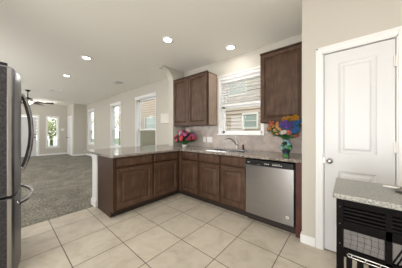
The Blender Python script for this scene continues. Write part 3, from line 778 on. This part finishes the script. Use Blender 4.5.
# ------------------------------------------------------------------ granite topped cart, bottom right
k = thing('kitchen_cart', (.55, 1.31, 0), 'black slatted kitchen cart with speckled granite top at lower right', 'cart')
ix0, ix1, iy0, iy1 = -.052, 1.20, 1.125, 1.51
bm = B(); box(bm, ix0, ix1, iy0, iy1, .887, .915, .004); obj('countertop', bm, 'granite2', k)
posts = [(-.038, -.009), (.138, .160), (.31, .332), (.48, .502), (.65, .672), (1.15, 1.18)]
yf0, yf1 = 1.138, 1.165
for a, b in (posts[0], posts[-1]):
    for ya, yb_ in ((yf0, yf0+.03), (1.46, 1.49)):
        bm = B(); box(bm, a, b, ya, yb_, .001, .886, .002); obj('post', bm, 'blackmetal', k)
for a, b in posts[1:-1]:
    bm = B(); box(bm, a, b, yf0, yf1, .60, .866, .001); obj('post', bm, 'blackmetal', k)
bm = B(); box(bm, -.009, 1.15, yf0+.002, yf1, .852, .886, .001); obj('apron', bm, 'blackmetal', k)
for z in (.836, .818, .800, .782):
    bm = B(); extrude_poly(bm, [(-.009, yf0+.002, z), (-.009, yf0+.004, z+.007), (-.009, yf1-.006, z+.011), (-.009, yf1-.004, z+.004)], (1.159, 0, 0)); obj('louver', bm, 'blackmetal', k)
bm = B(); box(bm, -.009, 1.15, yf1-.002, yf1, .775, .852); obj('louver_backing', bm, flat('tan_backing', (.5, .44, .38), .7), k)
bm = B(); box(bm, -.009, 1.15, yf0, yf1, .733, .778, .001); obj('rail', bm, 'blackmetal', k)
bm = B(); box(bm, -.009, 1.15, yf0, yf1, .592, .632, .001); obj('rail', bm, 'blackmetal', k)
for i in range(5):
    a, b = posts[i][1], posts[i+1][0]
    bm = B(); box(bm, a, b, yf1-.008, yf1-.004, .632, .733); pn = obj('panel', bm, 'greypanel', k)
    bm = B()
    if i % 2 == 0:
        n = max(3, int((b-a)/.022))
        for j in range(1, n):
            x = a+(b-a)*j/n; tube(bm, [(x, yf1-.010, .632), (x+.006, yf1-.010, .68), (x+.002, yf1-.010, .733)], .0006, 6)
        for z in (.655, .68, .707): tube(bm, [(a, yf1-.010, z), ((a+b)/2, yf1-.010, z+.003), (b, yf1-.010, z-.002)], .0004, 6)
        obj('wire_mesh', bm, 'blackmetal', k)
    else:
        n = 11
        for j in range(n):
            x = a+(b-a)*j/n
            extrude_poly(bm, [(x, yf1-.014, .632), (x+.005, yf1-.014, .632), (min(x+.045, b), yf1-.014, .733), (min(x+.045, b)-.005, yf1-.014, .733)], (0, .005, 0))
        obj('lattice', bm, 'blackmetal', k)
bm = B()
tube(bm, [(.010, yf0-.006, .603), (.005, yf0-.006, .612), (.010, yf0-.006, .618), (.12, yf0-.006, .618), (.30, yf0-.006, .618), (.60, yf0-.006, .618)], .0016, 6)
tube(bm, [(.010, yf0-.006, .603), (.12, yf0-.006, .603), (.30, yf0-.006, .603), (.60, yf0-.006, .603)], .0016, 6)
for j in range(12): tube(bm, [(.02+.05*j, yf0-.006, .603), (.024+.05*j, yf0-.006, .618)], .0016, 6)
obj('scroll_rail', bm, 'nickel', k)
for j in range(28):
    x = -.009+.0413*j
    bm = B(); box(bm, x+.010, x+.034, yf0+.004, yf1-.004, .12, .592, .001); obj('bar', bm, 'blackmetal', k)
bm = B(); box(bm, -.009, 1.15, yf0, yf1, .09, .12, .001); obj('rail', bm, 'blackmetal', k)
bm = B(); box(bm, -.009, 1.15, yf1, 1.46, .10, .112); obj('shelf', bm, 'blackmetal', k)
for x0_, x1_ in ((-.036, -.012), (1.153, 1.177)):
    bm = B(); box(bm, x0_, x1_, yf0+.03, 1.46, .80, .886, .001); box(bm, x0_, x1_, yf0+.03, 1.46, .09, .12, .001)
    for j in range(8): y = 1.19+.034*j; box(bm, x0_+.006, x1_-.006, y, y+.014, .12, .80)
    obj('side_frame', bm, 'blackmetal', k)
for z in (.09, .86): bm = B(); box(bm, -.009, 1.15, 1.466, 1.484, z, z+.026); obj('rail', bm, 'blackmetal', k)
bm = B()
for z in (.845, .757, .655): sph(bm, (-.024, yf0-.001, z), .0022, seg=8)
obj('screw', bm, 'nickel', k)
t = thing('saucer', (.245, 1.375, .915), 'small dark saucer on the granite cart top near the back edge', 'dish')
bm = B(); lathe(bm, (.245, 1.375, .9155), [(.02, 0), (.035, .003), (.052, .009), (.050, .011), (.033, .005), (.002, .004)], 28); obj('plate', bm, 'dish', t, smooth=True)
bm = B(); extrude_poly(bm, [(.158, 1.392, .927), (.205, 1.378, .927), (.222, 1.398, .927), (.190, 1.412, .927)], (0, 0, .004)); tag(obj('napkin', bm, 'napkin'), 'white folded napkin lying across the small dark saucer', 'napkin')

# ------------------------------------------------------------------ silk flowers
def bloom_mesh(kind, rnd):
    bm = B()
    layers = [(.020, 6, 62), (.033, 8, 38), (.045, 9, 12), (.044, 7, -14)] if kind == 'rose' else [(.03, 10, 55), (.05, 13, 25), (.055, 12, -5)]
    for R_, n, el in layers:
        for j in range(n):
            a = 2*PI*j/n+rnd.random()*.5; e = math.radians(el+rnd.uniform(-12, 12)); wd = R_*(.42 if kind == 'rose' else .22)
            d = Vector((math.cos(a)*math.cos(e), math.sin(a)*math.cos(e), math.sin(e))); sd = Vector((-math.sin(a), math.cos(a), 0)); nn = d.cross(sd)
            q = [Vector((0, 0, 0)), d*R_*.45+sd*wd, d*R_*.9+sd*wd*.8-nn*.004, d*R_*1.05-nn*.009, d*R_*.9-sd*wd*.8-nn*.004, d*R_*.45-sd*wd]
            c0 = d*R_*.55-nn*-.004
            vs = [bm.verts.new(x) for x in q]; cv = bm.verts.new(c0)
            for i in range(6): bm.faces.new((vs[i], vs[(i+1) % 6], cv))
    sph(bm, (0, 0, .004), .010, seg=8)
    me = bpy.data.meshes.new('bloom'); bm.to_mesh(me); bm.free(); return me
def leaf_mesh(rnd, n=5, L=.075):
    bm = B()
    for j in range(n):
        a = rnd.random()*2*PI; e = rnd.uniform(-.9, .5); d = Vector((math.cos(a)*math.cos(e), math.sin(a)*math.cos(e), math.sin(e))); sd = Vector((-math.sin(a), math.cos(a), 0)); nn = d.cross(sd)
        l = L*rnd.uniform(.7, 1.2); w_ = l*.24; base = Vector((0, 0, -.02*rnd.random()))
        L0 = [base, base+d*l*.35+sd*w_, base+d*l*.7+sd*w_*.75+nn*.008, base+d*l+nn*.018, base+d*l*.7-sd*w_*.75+nn*.008, base+d*l*.35-sd*w_]
        mid = [base+d*l*.5-nn*.006]
        vs = [bm.verts.new(x) for x in L0]; cv = bm.verts.new(mid[0])
        for i in range(6): bm.faces.new((vs[i], vs[(i+1) % 6], cv))
    me = bpy.data.meshes.new('leaf'); bm.to_mesh(me); bm.free(); return me
rnd = random.Random(3)
BLOOM = {kd: [bloom_mesh(kd, rnd) for _ in range(2)] for kd in ('rose', 'daisy')}
LEAF = [leaf_mesh(rnd) for _ in range(4)]
mesh_cache = {}
def mesh_of(me, mat):
    key = (me.name, mat)
    if key not in mesh_cache:
        m2 = me.copy(); m2.materials.clear(); m2.materials.append(M[mat]); mesh_cache[key] = m2
    return mesh_cache[key]
def flower(head, foot, mat, kind, scale, label, group):
    head, foot = Vector(head), Vector(foot)
    t = thing('flower', foot, label, 'flower', group)
    o = bpy.data.objects.new('bloom', mesh_of(BLOOM[kind][rnd.randrange(2)], mat)); C.objects.link(o); o.parent = t
    o.location = head-foot; o.scale = (scale,)*3
    d = head-foot; d.z *= .7; d += Vector((.0, -.10, 0))
    o.rotation_euler = d.to_track_quat('Z', 'Y').to_euler()
    bm = B(); mid = foot.lerp(head, .55)+Vector((0, 0, .02)); tube(bm, [foot, mid, head-Vector((0, 0, .006))], .0022, 6); obj('stem', bm, 'stem', t)
    o = bpy.data.objects.new('leaf', mesh_of(LEAF[rnd.randrange(4)], 'pleaf')); C.objects.link(o); o.parent = t
    o.location = (head-foot)*.80; o.rotation_euler = (0, 0, rnd.random()*6.28)
# pixel-measured layout turned into real offsets from the vase mouth: (dx along X, dz)
vx, vy = -.607, 2.46
v = thing('vase', (vx, vy, CT), 'multicoloured painted glass vase on the counter by the pantry wall', 'vase')
bm = B(); lathe(bm, (vx, vy, CT+.0005), [(.042, 0), (.044, .008), (.032, .025), (.052, .06), (.071, .105), (.073, .135), (.058, .170), (.036, .190), (.033, .205), (.046, .222), (.042, .222), (.030, .205), (.030, .19)], 32); obj('body', bm, 'vase', v, smooth=True)
spec = [
 # dx, dy, z, mat, kind
 (-.215, -.03, 1.335, 'coral', 'rose'), (-.235, .00, 1.27, 'coral', 'rose'), (-.20, -.06, 1.285, 'orange', 'rose'), (-.225, .03, 1.38, 'coral', 'rose'),
 (-.15, -.08, 1.31, 'orange', 'rose'), (-.17, -.03, 1.365, 'coral', 'rose'), (-.12, -.10, 1.26, 'peach', 'rose'), (-.09, -.09, 1.31, 'peach', 'rose'), (-.15, -.06, 1.235, 'orange', 'rose'), (-.06, -.12, 1.265, 'peach', 'rose'), (-.10, -.05, 1.355, 'orange', 'rose'), (-.08, -.12, 1.22, 'peach', 'rose'),
 (-.04, -.08, 1.345, 'purple', 'daisy'), (.01, -.09, 1.36, 'purple', 'daisy'), (.05, -.10, 1.33, 'purple', 'daisy'), (.03, -.12, 1.295, 'purple', 'daisy'), (.09, -.08, 1.345, 'purple', 'daisy'), (-.01, -.11, 1.31, 'purple', 'daisy'), (.08, -.11, 1.29, 'purple', 'daisy'),
 (-.01, -.04, 1.41, 'yellow', 'daisy'), (.04, -.04, 1.425, 'yellow', 'daisy'), (.09, -.05, 1.415, 'yellow', 'daisy'), (.13, -.06, 1.40, 'yellow', 'daisy'), (.12, -.04, 1.44, 'yellow', 'daisy'), (.06, -.02, 1.38, 'yellow', 'daisy'),
 (.13, -.10, 1.33, 'blue', 'daisy'), (.15, -.12, 1.28, 'blue', 'daisy'), (.12, -.13, 1.24, 'blue', 'daisy'), (.155, -.09, 1.36, 'blue', 'daisy'),
 (.015, -.14, 1.235, 'cream', 'rose'), (-.02, -.13, 1.225, 'cream', 'rose'), (.06, -.13, 1.23, 'coral', 'rose'), (.13, -.12, 1.19, 'coral', 'rose'),
]
for q in list(spec):
    if rnd.random() < .85: spec.append((q[0]+rnd.uniform(-.03, .03), q[1]+rnd.uniform(.0, .05), q[2]+rnd.uniform(-.04, .03), q[3], q[4]))
names = dict(coral='coral red', orange='orange', peach='peach orange', purple='purple', yellow='golden yellow', blue='blue', cream='pale pink white')
for dx, dy, z, m_, kd in spec:
    nm = names[m_]
    flower((vx+dx, vy+dy, z), (vx+dx*.06, vy+dy*.06, CT+.205), m_, kd, rnd.uniform(.5, .7), '%s silk flower in the painted vase by the pantry' % nm, '%s blooms in the painted vase' % nm)
px, py = -2.76, 2.66
v = thing('flower_pot', (px, py, CT), 'low white pot holding pink flowers in the counter corner', 'pot')
bm = B(); lathe(bm, (px, py, CT+.0005), [(.05, 0), (.06, .008), (.066, .035), (.068, .045), (.060, .045), (.055, .035), (.01, .03)], 28); obj('body', bm, 'pot', v, smooth=True)
rnd = random.Random(11)
cols = {'pink': 'pink', 'mauve': 'mauve', 'rose': 'red rose', 'cream': 'white'}
lay = []
for i in range(64):
    a = rnd.uniform(0, 2*PI); rr = .27*math.sqrt(rnd.random()); z = CT+.085+.34*math.sqrt(max(0, 1-(rr/.29)**2))*rnd.uniform(.3, 1)
    dx, dy = rr*math.cos(a), rr*math.sin(a)*.75
    dy = min(dy, .15)
    lay.append((dx, dy, min(z, 1.33), rnd.choice(['pink', 'pink', 'pink', 'mauve', 'mauve', 'rose'])))
lay += [(.06, -.14, CT+.22, 'rose'), (.02, -.15, CT+.20, 'rose'), (.05, -.16, CT+.17, 'rose'), (.0, -.13, CT+.24, 'rose'), (-.02, -.12, CT+.31, 'cream'), (.14, -.05, CT+.38, 'cream'), (-.05, -.10, CT+.28, 'cream'), (.17, -.04, CT+.35, 'cream')]
for dx, dy, z, m_ in lay:
    flower((px+dx, py+dy, z), (px+dx*.15, py+dy*.15, CT+.035), m_, 'rose', rnd.uniform(.65, .85), '%s silk flower in the low white corner pot' % cols[m_], '%s blooms in the corner pot' % cols[m_])

# ------------------------------------------------------------------ outside
bm = B(); box(bm, -45, 12, YW+.15, 30, -.45, -.25); box(bm, -45, XF-.15, -12, YW+.15, -.45, -.25); struct('ground_grass', bm, 'grass')
bm = B(); box(bm, -22, -18, -12, 30, -.25, -.23); box(bm, -18, XF-.15, .2, 1.3, -.25, -.10); struct('ground_paving', bm, 'concrete')
NY = 6.3
n = thing('neighbour_house', (-6, NY+2, -.25), 'beige lap sided neighbour house seen through the kitchen window', 'house')
hx0, hx1, hz1 = -14.5, 3.5, 5.2
NW = [(-3.78, -3.04, 2.82, 3.34), (-3.12, -2.58, 1.44, 1.93), (-10.35, -9.15, 1.44, 2.2), (-7.6, -6.7, 1.4, 2.4)]
bm = B(); z = -.25; ex = .15
while z < hz1:
    xs = [hx0, hx1]
    segs = [(hx0, hx1)]
    for a, b, c0, c1 in NW:
        if z+ex > c0 and z < c1:
            ns = []
            for s0, s1 in segs:
                if a > s0 and b < s1: ns += [(s0, a), (b, s1)]
                else: ns.append((s0, s1))
            segs = ns
    for s0, s1 in segs:
        extrude_poly(bm, [(s0, NY-.05, z), (s0, NY-.002, z+ex), (s0, NY+.03, z+ex), (s0, NY+.03, z)], (s1-s0, 0, 0))
    z += ex
obj('siding', bm, 'siding', n)
bm = B(); box(bm, hx0, hx1, NY+.03, NY+6, -.25, hz1); obj('wall', bm, 'siding', n)
for a, b, c0, c1 in NW:
    bm = B(); f_ = .07
    for q in ((a-f_, a, c0-f_, c1+f_), (b, b+f_, c0-f_, c1+f_), (a, b, c1, c1+f_), (a, b, c0-f_, c0)): box(bm, q[0], q[1], NY-.05, NY+.03, q[2], q[3])
    w_ = obj('window', bm, 'housetrim', n)
    bm = B(); box(bm, a, b, NY-.005, NY+.02, c0, c1); obj('pane', bm, 'nglass', w_)
    bm = B(); box(bm, (a), (b), NY-.02, NY-.004, (c0+c1)/2-.015, (c0+c1)/2+.015); obj('muntin', bm, 'housetrim', w_)
bm = B(); extrude_poly(bm, [(hx0-.4, NY-.5, hz1-.05), (hx0-.4, NY+3, hz1+1.8), (hx0-.4, NY+6.5, hz1-.05)], (hx1-hx0+.8, 0, 0)); obj('roof', bm, 'roof', n)

def tree(x, y, h, r_, label, seed, group='trees outside the far windows'):
    rr = random.Random(seed); t = thing('tree', (x, y, -.25), label, 'tree')
    bm = B(); tube(bm, [(x, y, -.25), (x+.05, y, h*.35), (x-.03, y+.05, h*.7)], [.10, .07, .04], 8)
    for j in range(5):
        a = rr.random()*6.28; tube(bm, [(x, y, h*.35+.1*j), (x+math.cos(a)*r_*.6, y+math.sin(a)*r_*.6, h*.6+.12*j)], [.04, .015], 6)
    obj('trunk', bm, 'bark', t)
    bm = B()
    for j in range(1500):
        a = rr.random()*6.28; u = rr.uniform(-1, 1); q = r_*rr.random()**.4; s_ = math.sqrt(1-u*u)
        p = Vector((x+q*s_*math.cos(a), y+q*s_*math.sin(a), h*.62+q*u*.8)); d1 = Vector((rr.uniform(-1, 1), rr.uniform(-1, 1), rr.uniform(-1, 1))).normalized(); d2 = d1.orthogonal().normalized(); L = rr.uniform(.05, .11)
        bm.faces.new([bm.verts.new(p-d1*L), bm.verts.new(p+d2*L*.45), bm.verts.new(p+d1*L), bm.verts.new(p-d2*L*.45)])
    obj('foliage', bm, 'leaf', t)
tree(-15.2, 2.1, 2.6, 1.1, 'small leafy tree outside the tall far window', 1)
tree(-17.5, 4.4, 3.4, 1.5, 'rounder leafy tree farther out past the front window', 2)
tree(-20.5, 8.3, 4.2, 1.6, 'tall leafy tree past the corner of the neighbour house', 4)
